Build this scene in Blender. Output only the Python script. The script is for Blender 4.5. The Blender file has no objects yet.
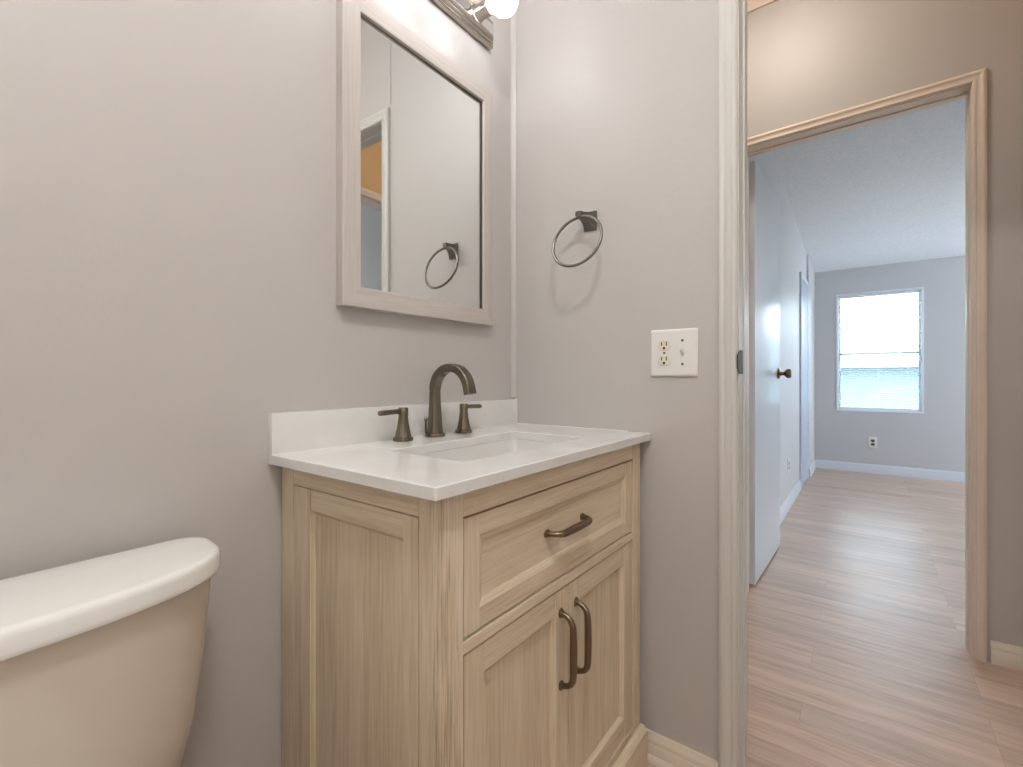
import bpy, bmesh, math, random
from mathutils import Vector, Matrix

S = bpy.context.scene
C = S.collection
random.seed(4)

# ------------------------------------------------------------------ camera, world, exposure
FPX = 472.0                                   # focal length in pixels of the 1023 px wide frame
YAW = math.atan(356.5 / FPX)
CAM = Vector((-1.24, -0.9324, 1.02))
cam = bpy.data.objects.new('camera', bpy.data.cameras.new('camera'))
C.objects.link(cam)
cam.data.sensor_fit = 'HORIZONTAL'
cam.data.sensor_width = 36.0
cam.data.lens = FPX / 1023.0 * 36.0
cam.data.shift_y = -5.5 / 1023.0              # horizon a little above the middle of the frame
cam.data.clip_start = 0.02
cam.location = CAM
cam.rotation_euler = (math.pi / 2, 0, YAW - math.pi / 2)
S.camera = cam

S.view_settings.view_transform = 'Standard'
S.view_settings.look = 'None'
S.view_settings.gamma = 1.0
S.view_settings.use_curve_mapping = False
S.view_settings.exposure = 0.0

SKY_COLOR, SKY_STRENGTH = (0.75, 0.875, 1.0), 13.0
BULB, BATH_FILL, HALL_DOME = 14.0, 90.0, 27.0

world = bpy.data.worlds.new('daylight')
S.world = world
world.use_nodes = True
bg = world.node_tree.nodes['Background']
bg.inputs['Color'].default_value = (*SKY_COLOR, 1)
bg.inputs['Strength'].default_value = SKY_STRENGTH


def portal(name, loc, rot, sx, sy):
    l = bpy.data.lights.new(name, 'AREA')
    l.shape = 'RECTANGLE'; l.size = sx; l.size_y = sy
    l.cycles.is_portal = True
    o = bpy.data.objects.new(name, l); C.objects.link(o)
    o.location = loc; o.rotation_euler = rot


portal('window_portal', (5.19, -1.02, 1.285), (0, math.pi / 2, 0), 1.3, 0.74)
portal('window_portal', (5.19, -2.75, 1.285), (0, math.pi / 2, 0), 1.3, 0.9)
portal('window_portal', (4.1, -3.69, 1.30), (-math.pi / 2, 0, 0), 1.4, 1.4)
portal('window_portal', (0.3, -3.89, 1.3), (-math.pi / 2, 0, 0), 0.8, 1.2)


# ------------------------------------------------------------------ materials
def lin(r, g, b):
    f = lambda v: (v / 255 / 12.92) if v / 255 <= 0.04045 else ((v / 255 + 0.055) / 1.055) ** 2.4
    return (f(r), f(g), f(b), 1)


class NT:
    def __init__(self, name):
        self.m = bpy.data.materials.new(name); self.m.use_nodes = True
        self.t = self.m.node_tree; self.t.nodes.clear()
        self.out = self.n('ShaderNodeOutputMaterial')

    def n(self, typ, **kw):
        x = self.t.nodes.new(typ)
        for k, v in kw.items():
            if hasattr(x, k) and k not in x.inputs:
                setattr(x, k, v)
            else:
                x.inputs[k].default_value = v
        return x

    def l(self, a, b):
        self.t.links.new(a, b)

    def coords(self, scale, seed=False):
        tc = self.n('ShaderNodeTexCoord'); mp = self.n('ShaderNodeMapping')
        mp.inputs['Scale'].default_value = scale
        if seed:
            at = self.n('ShaderNodeAttribute'); at.attribute_name = 'seed'
            va = self.n('ShaderNodeVectorMath'); va.operation = 'ADD'
            self.l(tc.outputs['Object'], va.inputs[0]); self.l(at.outputs['Fac'], va.inputs[1])
            self.l(va.outputs[0], mp.inputs['Vector'])
        else:
            self.l(tc.outputs['Object'], mp.inputs['Vector'])
        return mp.outputs[0]

    def bsdf(self, **kw):
        b = self.n('ShaderNodeBsdfPrincipled')
        for k, v in kw.items():
            b.inputs[k].default_value = v
        self.l(b.outputs[0], self.out.inputs[0])
        return b


def paint(name, col, rough=0.4, bump=0.15, scale=90, var=0.03, spec=0.5):
    t = NT(name)
    b = t.bsdf(Roughness=rough)
    b.inputs['Specular IOR Level'].default_value = spec
    v = t.coords((1, 1, 1))
    big = t.n('ShaderNodeTexNoise', Scale=3.0, Detail=4.0)
    t.l(v, big.inputs['Vector'])
    mix = t.n('ShaderNodeMix', data_type='RGBA')
    t.l(big.outputs[0], mix.inputs[0])
    mix.inputs[6].default_value = tuple(min(1, c * (1 + var)) for c in col[:3]) + (1,)
    mix.inputs[7].default_value = tuple(c * (1 - var) for c in col[:3]) + (1,)
    t.l(mix.outputs[2], b.inputs['Base Color'])
    if bump:
        fine = t.n('ShaderNodeTexNoise', Scale=float(scale), Detail=3.0)
        t.l(v, fine.inputs['Vector'])
        low = t.n('ShaderNodeTexNoise', Scale=6.0, Detail=2.0); t.l(v, low.inputs['Vector'])
        lb = t.n('ShaderNodeBump', Strength=bump * 0.5, Distance=0.02); t.l(low.outputs[0], lb.inputs['Height'])
        bp = t.n('ShaderNodeBump', Strength=bump, Distance=0.002)
        t.l(lb.outputs[0], bp.inputs['Normal']); t.l(fine.outputs[0], bp.inputs['Height']); t.l(bp.outputs[0], b.inputs['Normal'])
    return t.m


def wood(name, axis, base, dark, light, contrast=1.0, rough=0.5):
    t = NT(name)
    b = t.bsdf(Roughness=rough)
    sc = [1.0, 1.0, 1.0]
    sc[axis] = 0.035
    v = t.coords(tuple(sc), seed=True)
    n1 = t.n('ShaderNodeTexNoise', Scale=190.0, Detail=5.0, Roughness=0.6)
    n2 = t.n('ShaderNodeTexNoise', Scale=28.0, Detail=3.0, Roughness=0.5)
    n3 = t.n('ShaderNodeTexNoise', Scale=420.0, Detail=2.0)
    for n in (n1, n2, n3):
        t.l(v, n.inputs['Vector'])
    r1 = t.n('ShaderNodeValToRGB')
    r1.color_ramp.elements[0].position = 0.5 - 0.18 / contrast; r1.color_ramp.elements[0].color = dark
    r1.color_ramp.elements[1].position = 0.5 + 0.16 / contrast; r1.color_ramp.elements[1].color = light
    e = r1.color_ramp.elements.new(0.5); e.color = base
    ad = t.n('ShaderNodeMath', operation='MULTIPLY_ADD')
    t.l(n1.outputs[0], ad.inputs[0]); ad.inputs[1].default_value = 0.5
    ad2 = t.n('ShaderNodeMath', operation='MULTIPLY_ADD')
    t.l(n2.outputs[0], ad2.inputs[0]); ad2.inputs[1].default_value = 0.33
    ad3 = t.n('ShaderNodeMath', operation='MULTIPLY')
    t.l(n3.outputs[0], ad3.inputs[0]); ad3.inputs[1].default_value = 0.17
    t.l(ad3.outputs[0], ad2.inputs[2]); t.l(ad2.outputs[0], ad.inputs[2])
    t.l(ad.outputs[0], r1.inputs[0]); t.l(r1.outputs[0], b.inputs['Base Color'])
    bp = t.n('ShaderNodeBump', Strength=0.25 * contrast, Distance=0.001)
    t.l(ad.outputs[0], bp.inputs['Height']); t.l(bp.outputs[0], b.inputs['Normal'])
    return t.m


def plain(name, col, rough=0.4, metal=0.0, spec=0.5, coat=0.0):
    t = NT(name)
    b = t.bsdf(Roughness=rough, Metallic=metal)
    b.inputs['Specular IOR Level'].default_value = spec
    b.inputs['Coat Weight'].default_value = coat
    v = t.coords((1, 1, 1))
    n = t.n('ShaderNodeTexNoise', Scale=14.0, Detail=2.0); t.l(v, n.inputs['Vector'])
    mix = t.n('ShaderNodeMix', data_type='RGBA'); t.l(n.outputs[0], mix.inputs[0])
    mix.inputs[6].default_value = tuple(min(1, c * 1.02) for c in col[:3]) + (1,)
    mix.inputs[7].default_value = tuple(c * 0.98 for c in col[:3]) + (1,)
    t.l(mix.outputs[2], b.inputs['Base Color'])
    return t.m


def metal(name, col, rough, streak=0.0, axis=0):
    t = NT(name)
    b = t.bsdf(Metallic=1.0, Roughness=rough)
    b.inputs['Base Color'].default_value = col
    sc = [1, 1, 1]; sc[axis] = 0.02
    v = t.coords(tuple(sc))
    n = t.n('ShaderNodeTexNoise', Scale=300.0, Detail=2.0); t.l(v, n.inputs['Vector'])
    mr = t.n('ShaderNodeMapRange')
    mr.inputs['To Min'].default_value = max(0.02, rough - streak); mr.inputs['To Max'].default_value = rough + streak
    t.l(n.outputs[0], mr.inputs[0]); t.l(mr.outputs[0], b.inputs['Roughness'])
    return t.m


def emit(name, col, strength):
    t = NT(name)
    e = t.n('ShaderNodeEmission', Color=col, Strength=strength)
    t.l(e.outputs[0], t.out.inputs[0])
    return t.m


def laminate(name):
    t = NT(name)
    b = t.bsdf(Roughness=0.36)
    b.inputs['Specular IOR Level'].default_value = 0.6
    b.inputs['Coat Weight'].default_value = 0.45; b.inputs['Coat Roughness'].default_value = 0.42
    tc = t.n('ShaderNodeTexCoord')
    mp = t.n('ShaderNodeMapping'); mp.inputs['Rotation'].default_value = (0, 0, math.pi / 2)
    t.l(tc.outputs['Object'], mp.inputs['Vector'])
    br = t.n('ShaderNodeTexBrick', Scale=1.0)
    br.inputs['Brick Width'].default_value = 1.22; br.inputs['Row Height'].default_value = 0.125
    br.inputs['Mortar Size'].default_value = 0.0008; br.inputs['Mortar Smooth'].default_value = 0.3
    br.inputs['Color1'].default_value = (0.05, 0.05, 0.05, 1); br.inputs['Color2'].default_value = (0.95, 0.95, 0.95, 1)
    br.inputs['Mortar'].default_value = (0.0, 0.0, 0.0, 1)
    br.offset = 0.37; br.offset_frequency = 3
    t.l(mp.outputs[0], br.inputs['Vector'])
    sp = t.n('ShaderNodeVectorMath'); sp.operation = 'MULTIPLY_ADD'
    sp.inputs[1].default_value = (1, 0.06, 1)
    t.l(tc.outputs['Object'], sp.inputs[0]); 
    sc = t.n('ShaderNodeVectorMath'); sc.operation = 'SCALE'; sc.inputs[3].default_value = 7.0
    t.l(br.outputs['Color'], sc.inputs[0]); t.l(sc.outputs[0], sp.inputs[2])
    n1 = t.n('ShaderNodeTexNoise', Scale=38.0, Detail=6.0, Roughness=0.62); t.l(sp.outputs[0], n1.inputs['Vector'])
    n2 = t.n('ShaderNodeTexNoise', Scale=110.0, Detail=3.0); t.l(sp.outputs[0], n2.inputs['Vector'])
    m1 = t.n('ShaderNodeMix', data_type='FLOAT'); m1.inputs[0].default_value = 0.3
    t.l(n1.outputs[0], m1.inputs[2]); t.l(n2.outputs[0], m1.inputs[3])
    ramp = t.n('ShaderNodeValToRGB')
    ramp.color_ramp.elements[0].position = 0.3; ramp.color_ramp.elements[0].color = lin(168, 136, 114)
    ramp.color_ramp.elements[1].position = 0.72; ramp.color_ramp.elements[1].color = lin(218, 193, 173)
    e = ramp.color_ramp.elements.new(0.5); e.color = lin(199, 169, 147)
    t.l(m1.outputs[0], ramp.inputs[0])
    tint = t.n('ShaderNodeMapRange'); tint.inputs['To Min'].default_value = 0.84; tint.inputs['To Max'].default_value = 1.08
    sepc = t.n('ShaderNodeSeparateColor'); t.l(br.outputs['Color'], sepc.inputs[0]); t.l(sepc.outputs[0], tint.inputs[0])
    mul = t.n('ShaderNodeVectorMath'); mul.operation = 'SCALE'
    t.l(ramp.outputs[0], mul.inputs[0]); t.l(tint.outputs[0], mul.inputs[3])
    seam = t.n('ShaderNodeMix', data_type='RGBA'); t.l(br.outputs['Fac'], seam.inputs[0])
    t.l(mul.outputs[0], seam.inputs[6]); seam.inputs[7].default_value = lin(172, 144, 126)
    t.l(seam.outputs[2], b.inputs['Base Color'])
    rr = t.n('ShaderNodeMapRange'); rr.inputs['To Min'].default_value = 0.32; rr.inputs['To Max'].default_value = 0.48
    sm = t.n('ShaderNodeTexNoise', Scale=3.0, Detail=2.0); t.l(tc.outputs['Object'], sm.inputs['Vector'])
    t.l(sm.outputs[0], rr.inputs[0]); t.l(rr.outputs[0], b.inputs['Roughness'])
    bp = t.n('ShaderNodeBump', Strength=0.08, Distance=0.0006)
    t.l(m1.outputs[0], bp.inputs['Height']); t.l(bp.outputs[0], b.inputs['Normal'])
    return t.m


def popcorn(name, col):
    t = NT(name)
    b = t.bsdf(Roughness=0.9)
    v = t.coords((1, 1, 1))
    n = t.n('ShaderNodeTexNoise', Scale=45.0, Detail=4.0, Roughness=0.7); t.l(v, n.inputs['Vector'])
    r = t.n('ShaderNodeValToRGB')
    r.color_ramp.elements[0].position = 0.35; r.color_ramp.elements[0].color = tuple(c * 0.9 for c in col[:3]) + (1,)
    r.color_ramp.elements[1].position = 0.65; r.color_ramp.elements[1].color = col
    t.l(n.outputs[0], r.inputs[0]); t.l(r.outputs[0], b.inputs['Base Color'])
    bp = t.n('ShaderNodeBump', Strength=0.6, Distance=0.005)
    t.l(n.outputs[0], bp.inputs['Height']); t.l(bp.outputs[0], b.inputs['Normal'])
    return t.m


def glass(name):
    t = NT(name)
    tr = t.n('ShaderNodeBsdfTransparent', Color=(0.95, 0.98, 0.98, 1))
    gl = t.n('ShaderNodeBsdfGlossy', Roughness=0.02)
    fr = t.n('ShaderNodeFresnel', IOR=1.35)
    mx = t.n('ShaderNodeMixShader')
    t.l(fr.outputs[0], mx.inputs[0]); t.l(tr.outputs[0], mx.inputs[1]); t.l(gl.outputs[0], mx.inputs[2])
    t.l(mx.outputs[0], t.out.inputs[0])
    return t.m


def blind_mat(name):
    t = NT(name)
    d = t.n('ShaderNodeBsdfDiffuse', Color=(0.86, 0.88, 0.9, 1))
    tl = t.n('ShaderNodeBsdfTranslucent', Color=(0.8, 0.84, 0.88, 1))
    mx = t.n('ShaderNodeMixShader'); mx.inputs[0].default_value = 0.4
    t.l(d.outputs[0], mx.inputs[1]); t.l(tl.outputs[0], mx.inputs[2]); t.l(mx.outputs[0], t.out.inputs[0])
    return t.m


def quartz(name):
    t = NT(name)
    b = t.bsdf(Roughness=0.16)
    b.inputs['Specular IOR Level'].default_value = 0.5
    v = t.coords((1, 1, 1))
    n = t.n('ShaderNodeTexNoise', Scale=9.0, Detail=7.0); t.l(v, n.inputs['Vector'])
    r = t.n('ShaderNodeValToRGB')
    r.color_ramp.elements[0].position = 0.3; r.color_ramp.elements[0].color = lin(218, 217, 214)
    r.color_ramp.elements[1].position = 0.7; r.color_ramp.elements[1].color = lin(230, 229, 226)
    t.l(n.outputs[0], r.inputs[0]); t.l(r.outputs[0], b.inputs['Base Color'])
    return t.m


BASE, DARK, LIGHT = lin(212, 195, 169), lin(188, 168, 140), lin(225, 211, 189)
M = dict(
    bath_wall=paint('greige_satin_paint', lin(191, 186, 183), 0.46, 0.22, 70),
    hall_wall=paint('hall_satin_paint', lin(190, 183, 176), 0.5, 0.12, 70),
    room_wall=paint('room_satin_paint', lin(200, 199, 200), 0.45, 0.15, 70),
    hall_end=paint('hall_end_lamp_tint', lin(214, 172, 122), 0.5, 0.1, 60),  # orange in the colour stands for warm hall lamp light on this wall
    surround=paint('white_bathroom_paint', lin(238, 234, 228), 0.5, 0.1, 60),
    ceiling=paint('ceiling_white', lin(232, 230, 226), 0.8, 0.3, 60),
    popcorn=popcorn('popcorn_ceiling', lin(228, 230, 232)),
    trim=paint('trim_white_paint', lin(206, 203, 198), 0.35, 0.08, 40),
    hall_trim=paint('cream_trim_paint', lin(228, 210, 192), 0.35, 0.08, 40),
    bath_base=paint('bath_baseboard_paint', lin(222, 210, 192), 0.35, 0.15, 40),
    door_white=paint('door_white_paint', lin(214, 218, 224), 0.28, 0.05, 40),
    closet=paint('closet_door_paint', lin(176, 184, 206), 0.4, 0.05, 40),
    floor=laminate('wood_laminate'),
    wood_x=wood('washed_oak_horizontal', 0, BASE, DARK, LIGHT),
    wood_y=wood('washed_oak_side_rail', 1, BASE, DARK, LIGHT),
    wood_z=wood('washed_oak_vertical', 2, BASE, DARK, LIGHT),
    wood_zb=wood('brushed_oak_vertical', 2, BASE, lin(164, 145, 122), lin(224, 210, 190), 1.7),
    frame_x=wood('greywash_frame_horizontal', 0, lin(192, 184, 178), lin(175, 165, 157), lin(205, 198, 193), 0.8),
    frame_z=wood('greywash_frame_vertical', 2, lin(192, 184, 178), lin(175, 165, 157), lin(205, 198, 193), 0.8),
    lip=plain('dark_brown_lip', lin(74, 66, 56), 0.6),
    dark_gap=plain('shadow_gap_black', lin(30, 26, 22), 0.9),
    quartz=quartz('white_quartz'),
    porcelain=plain('white_porcelain', lin(232, 230, 226), 0.12, coat=0.3),
    basin=plain('basin_porcelain', lin(222, 221, 218), 0.14, coat=0.3),
    bone=plain('bone_porcelain', lin(210, 199, 184), 0.16, coat=0.3),
    bronze=metal('aged_nickel', lin(126, 117, 103), 0.26, 0.015),
    pewter=metal('dark_pewter', lin(120, 116, 110), 0.32, 0.05),
    pull=metal('antique_pull_metal', lin(128, 114, 96), 0.3, 0.02),
    nickel=metal('brushed_nickel', lin(178, 170, 160), 0.3, 0.06),
    chrome=metal('polished_chrome', lin(226, 226, 226), 0.06, 0.02),
    knob=metal('bronze_knob', lin(120, 100, 84), 0.28, 0.04),
    strike=plain('dark_bronze', lin(62, 54, 46), 0.5),
    bed_wall=paint('slate_blue_paint', lin(128, 148, 160), 0.5, 0.1, 60),
    mirror=metal('mirror_silver', (0.86, 0.89, 0.88, 1), 0.02, 0.01),
    plastic=plain('white_switch_plastic', lin(228, 226, 222), 0.3),
    ivory=plain('ivory_outlet_plastic', lin(222, 216, 196), 0.35),
    slot=plain('outlet_slot_dark', lin(34, 28, 24), 0.6),
    screw=metal('plate_screw', lin(120, 116, 110), 0.35, 0.05),
    caulk=plain('white_caulk', lin(226, 222, 218), 0.5),
    glass=glass('window_glass'),
    vinyl=plain('white_vinyl', lin(232, 236, 240), 0.35),
    blind=blind_mat('blind_slat_white'),
    bulb=emit('lit_globe_glass', (0.98, 0.985, 1.0, 1), BULB),
    bath_fill=emit('bath_fill_dome', (1.0, 0.985, 0.97, 1), BATH_FILL),
    hall_dome=emit('lit_hall_dome', (1.0, 0.90, 0.79, 1), HALL_DOME),
    siding=paint('neighbour_siding', lin(112, 124, 130), 0.7, 0.1, 20),
    shingle=paint('neighbour_roof', lin(132, 138, 144), 0.8, 0.3, 30),
    ground=paint('yard_ground', lin(150, 152, 140), 0.9, 0.4, 12),
)


# ------------------------------------------------------------------ mesh helpers
def nb():
    bm = bmesh.new(); bm.faces.layers.float.new('seed'); return bm


def face(bm, vs, mi=0, seed=0.0):
    try:
        f = bm.faces.new(vs)
    except ValueError:
        return None
    f.material_index = mi; f[bm.faces.layers.float['seed']] = seed
    return f


def box(bm, lo, hi, bevel=0.0, mi=0, seg=2):
    seed = random.random() * 3
    lo, hi = [min(a, b) for a, b in zip(lo, hi)], [max(a, b) for a, b in zip(lo, hi)]
    v = [bm.verts.new((x, y, z)) for x in (lo[0], hi[0]) for y in (lo[1], hi[1]) for z in (lo[2], hi[2])]
    fs = [face(bm, [v[i] for i in q], mi, seed) for q in ((0, 1, 3, 2), (4, 6, 7, 5), (0, 4, 5, 1), (2, 3, 7, 6), (0, 2, 6, 4), (1, 5, 7, 3))]
    if bevel:
        es = list({e for f in fs for e in f.edges})
        bmesh.ops.bevel(bm, geom=es, offset=bevel, segments=seg, profile=0.7, affect='EDGES')
    return bm


def loft(bm, rings, cap0=True, cap1=True, closed=True, mi=0):
    seed = random.random() * 3
    R = [[bm.verts.new(p) for p in r] for r in rings]
    n = len(R[0])
    for a, b in zip(R, R[1:]):
        for i in range(n if closed else n - 1):
            j = (i + 1) % n
            face(bm, (a[i], a[j], b[j], b[i]), mi, seed)
    if cap0: face(bm, list(reversed(R[0])), mi, seed)
    if cap1: face(bm, R[-1], mi, seed)
    return R


def lathe(bm, prof, centre, axis=(0, 0, 1), n=32, mi=0):
    """prof: (radius, height) pairs along axis."""
    a = Vector(axis).normalized()
    u = a.orthogonal().normalized(); w = a.cross(u); c = Vector(centre)
    rings = [[c + a * h + (u * math.cos(2 * math.pi * k / n) + w * math.sin(2 * math.pi * k / n)) * max(r, 1e-4) for k in range(n)] for r, h in prof]
    return loft(bm, rings, mi=mi)


def sweep(bm, path, section, up=None, mi=0, caps=True):
    """section(i, s) -> list of (a, b) offsets in the local frame (side, normal); path: points."""
    P = [Vector(p) for p in path]
    rings = []
    prev = None
    for i, p in enumerate(P):
        t = (P[min(i + 1, len(P) - 1)] - P[max(i - 1, 0)]).normalized()
        if up is not None:
            side = Vector(up).normalized(); nrm = t.cross(side).normalized()
        else:
            if prev is None:
                side = t.orthogonal().normalized()
            else:
                side = (prev - t * prev.dot(t)).normalized()
            prev = side; nrm = t.cross(side)
        rings.append([p + side * a + nrm * b for a, b in section(i, i / (len(P) - 1))])
    return loft(bm, rings, caps, caps, mi=mi)


def circ(r, n=16):
    return [(r * math.cos(2 * math.pi * k / n), r * math.sin(2 * math.pi * k / n)) for k in range(n)]


def tube(bm, path, r, n=16, mi=0):
    return sweep(bm, path, lambda i, s: circ(r[i] if isinstance(r, (list, tuple)) else r, n), mi=mi)


def rrect(w, h, r, n=4):
    out = []
    for cx, cy, a0 in ((w / 2 - r, h / 2 - r, 0), (-w / 2 + r, h / 2 - r, 90), (-w / 2 + r, -h / 2 + r, 180), (w / 2 - r, -h / 2 + r, 270)):
        for k in range(n + 1):
            a = math.radians(a0 + 90 * k / n)
            out.append((cx + r * math.cos(a), cy + r * math.sin(a)))
    return out


def spline(pts, n=8):
    """Catmull-Rom through the points."""
    P = [Vector(p) for p in pts]
    P = [P[0] * 2 - P[1]] + P + [P[-1] * 2 - P[-2]]
    out = []
    for i in range(1, len(P) - 2):
        a, b, c, d = P[i - 1:i + 3]
        for k in range(n):
            t = k / n
            out.append(0.5 * ((2 * b) + (c - a) * t + (2 * a - 5 * b + 4 * c - d) * t * t + (3 * b - a - 3 * c + d) * t ** 3))
    out.append(P[-2])
    return out


def framing(bm, path, prof, place, closed=False, mi=0, mi_fn=None):
    """Mitred moulding: path = 2-D points (h, z); prof = (offset to the left of the path, thickness out); place(h, z, t) -> xyz."""
    P = [Vector((p[0], p[1])) for p in path]
    n = len(P)
    rows = []
    for i in range(n):
        d0 = (P[i] - P[i - 1]).normalized() if (i > 0 or closed) else None
        d1 = (P[(i + 1) % n] - P[i]).normalized() if (i < n - 1 or closed) else None
        d0 = d0 or d1; d1 = d1 or d0
        n0 = Vector((-d0.y, d0.x)); n1 = Vector((-d1.y, d1.x))
        m = (n0 + n1).normalized(); k = 1.0 / max(0.2, m.dot(n0))
        rows.append([P[i] + m * (k * o) for o, t in prof])
    V = [[bm.verts.new(place(q.x, q.y, prof[j][1])) for j, q in enumerate(r)] for r in rows]
    for i in range(n if closed else n - 1):
        seed = random.random() * 3
        a, b = V[i], V[(i + 1) % n]
        for j in range(len(prof)):
            k = (j + 1) % len(prof)
            face(bm, (a[j], a[k], b[k], b[j]), mi_fn(i) if mi_fn else mi, seed)
    if not closed:
        face(bm, V[0], mi); face(bm, list(reversed(V[-1])), mi)


def wall_cells(bm, axis, t0, t1, u0, u1, z0, z1, holes=(), mi=0):
    """Wall slab with rectangular openings. axis 0: the wall faces x; axis 1: it faces y."""
    us = sorted({u0, u1, *[h[0] for h in holes], *[h[1] for h in holes]})
    zs = sorted({z0, z1, *[h[2] for h in holes], *[h[3] for h in holes]})
    us = [u for u in us if u0 <= u <= u1]; zs = [z for z in zs if z0 <= z <= z1]
    solid = lambda i, j: 0 <= i < len(us) - 1 and 0 <= j < len(zs) - 1 and not any(
        h[0] - 1e-6 <= us[i] and us[i + 1] <= h[1] + 1e-6 and h[2] - 1e-6 <= zs[j] and zs[j + 1] <= h[3] + 1e-6 for h in holes)
    cache = {}

    def V(t, u, z):
        k = (t, u, z)
        if k not in cache:
            cache[k] = bm.verts.new((t, u, z) if axis == 0 else (u, t, z))
        return cache[k]
    for i in range(len(us) - 1):
        for j in range(len(zs) - 1):
            if not solid(i, j): continue
            a, b, c, d = us[i], us[i + 1], zs[j], zs[j + 1]
            face(bm, (V(t0, a, c), V(t0, b, c), V(t0, b, d), V(t0, a, d)), mi)
            face(bm, (V(t1, a, c), V(t1, a, d), V(t1, b, d), V(t1, b, c)), mi)
            for (di, dj, p, q) in ((-1, 0, (a, c), (a, d)), (1, 0, (b, c), (b, d)), (0, -1, (a, c), (b, c)), (0, 1, (a, d), (b, d))):
                if not solid(i + di, j + dj):
                    face(bm, (V(t0, *p), V(t0, *q), V(t1, *q), V(t1, *p)), mi)
    return bm


def world_loc(o):
    v = Vector((0, 0, 0))
    while o is not None:
        v += o.location; o = o.parent
    return v


def obj(name, bm, mats, parent=None, smooth=35, base=None):
    """ONE mesh object; vertices are given in world space. base: origin of a top-level mesh."""
    if not isinstance(mats, (list, tuple)): mats = [mats]
    bmesh.ops.recalc_face_normals(bm, faces=bm.faces)
    lim = math.radians(smooth)
    for f in bm.faces: f.smooth = smooth > 0
    for e in bm.edges:
        e.smooth = len(e.link_faces) == 2 and e.calc_face_angle(3.2) < lim
    off = world_loc(parent) if parent else Vector(base or (0, 0, 0))
    bmesh.ops.translate(bm, verts=bm.verts, vec=-off)
    me = bpy.data.meshes.new(name); bm.to_mesh(me); bm.free()
    for m in mats: me.materials.append(M[m] if isinstance(m, str) else m)
    o = bpy.data.objects.new(name, me); C.objects.link(o)
    if parent: o.parent = parent
    else: o.location = off
    return o


def thing(name, label, cat, loc, group=None):
    o = bpy.data.objects.new(name, None); C.objects.link(o)
    o.empty_display_size = 0.05
    o.location = loc; o['label'] = label; o['category'] = cat
    if group: o['group'] = group
    return o


def tag(o, label, cat, group=None):
    o['label'] = label; o['category'] = cat
    if group: o['group'] = group
    return o


def struct(name, bm, mats, label, cat, parent=None, smooth=35, base=None):
    o = obj(name, bm, mats, parent, smooth, base)
    if parent is None:
        o['kind'] = 'structure'; o['label'] = label; o['category'] = cat
    return o


# ------------------------------------------------------------------ room shell
XH0, XH1 = 1.15, 1.25          # hall wall
XF = 5.10                      # far wall
YL = -0.432                    # left wall of the far room
struct('floor', box(nb(), (-2.2, -4.0, -0.06), (5.2, 1.7, 0.0)), 'floor', 'pinkish tan wood plank floor running into the far room', 'floor')
struct('wall_back', wall_cells(nb(), 1, 0.0, 0.1, -2.2, 0.0, 0, 2.7), 'bath_wall', 'greige painted wall behind the vanity and toilet', 'wall')
struct('wall_left', wall_cells(nb(), 0, -2.2, -2.1, -1.7, 0.0, 0, 2.7), 'surround', 'white bathroom side wall beyond the toilet', 'wall')
struct('wall_front', wall_cells(nb(), 1, -1.7, -1.6, -2.1, 0.0, 0, 2.7), 'surround', 'white bathroom wall opposite the vanity', 'wall')
DY0, DY1, DZ = -0.664, -1.442, 2.092      # rough opening of the bathroom doorway
struct('wall_right', wall_cells(nb(), 0, 0.0, 0.085, -1.7, 1.7, 0, 2.75, [(DY1, DY0, 0, DZ)]), 'bath_wall', 'greige wall with the towel ring and the switch plate', 'wall')
struct('ceiling_bath', box(nb(), (-2.2, -1.7, 2.66), (0.0, 0.0, 2.72)), 'ceiling', 'white bathroom ceiling above the vanity', 'ceiling')

HY0, HY1, HZ = -0.457, -1.252, 2.12     # rough opening of the hall doorway
struct('wall_hall', wall_cells(nb(), 0, XH0, XH1, -4.0, 1.7, 0, 2.75, [(HY1, HY0, 0, HZ)]), 'hall_wall', 'tan hall wall around the doorway to the far room', 'wall')
struct('wall_hall_end', wall_cells(nb(), 1, -1.59, -1.49, 0.085, XH0, 0, 2.75, [(0.22, 0.98, 0, 2.12)]), 'hall_end', 'tan end wall of the hall with lamp warmth in its colour, seen in the mirror', 'wall')
struct('wall_hall_rear', wall_cells(nb(), 1, 1.6, 1.7, 0.085, XH0, 0, 2.75), 'hall_wall', 'tan wall closing the other end of the hall', 'wall')
struct('ceiling_hall', box(nb(), (0.0, -1.7, 2.75), (XH1, 1.7, 2.81)), 'ceiling', 'hall ceiling above the crown strip', 'ceiling')

# room behind the hall's end (seen only in the mirror)
struct('wall_bedroom_left', wall_cells(nb(), 0, -0.7, -0.6, -4.0, -1.7, 0, 2.6), 'bed_wall', 'side wall of the room at the hall end', 'wall')
struct('wall_bedroom_back', wall_cells(nb(), 1, -4.0, -3.9, -0.6, XH0, 0, 2.6, [(-0.1, 0.7, 0.7, 1.9)]), 'bed_wall', 'back wall of the room at the hall end', 'wall')
struct('ceiling_bedroom', box(nb(), (-0.7, -4.0, 2.6), (XH0, -1.7, 2.66)), 'ceiling', 'ceiling of the room at the hall end', 'ceiling')

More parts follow.
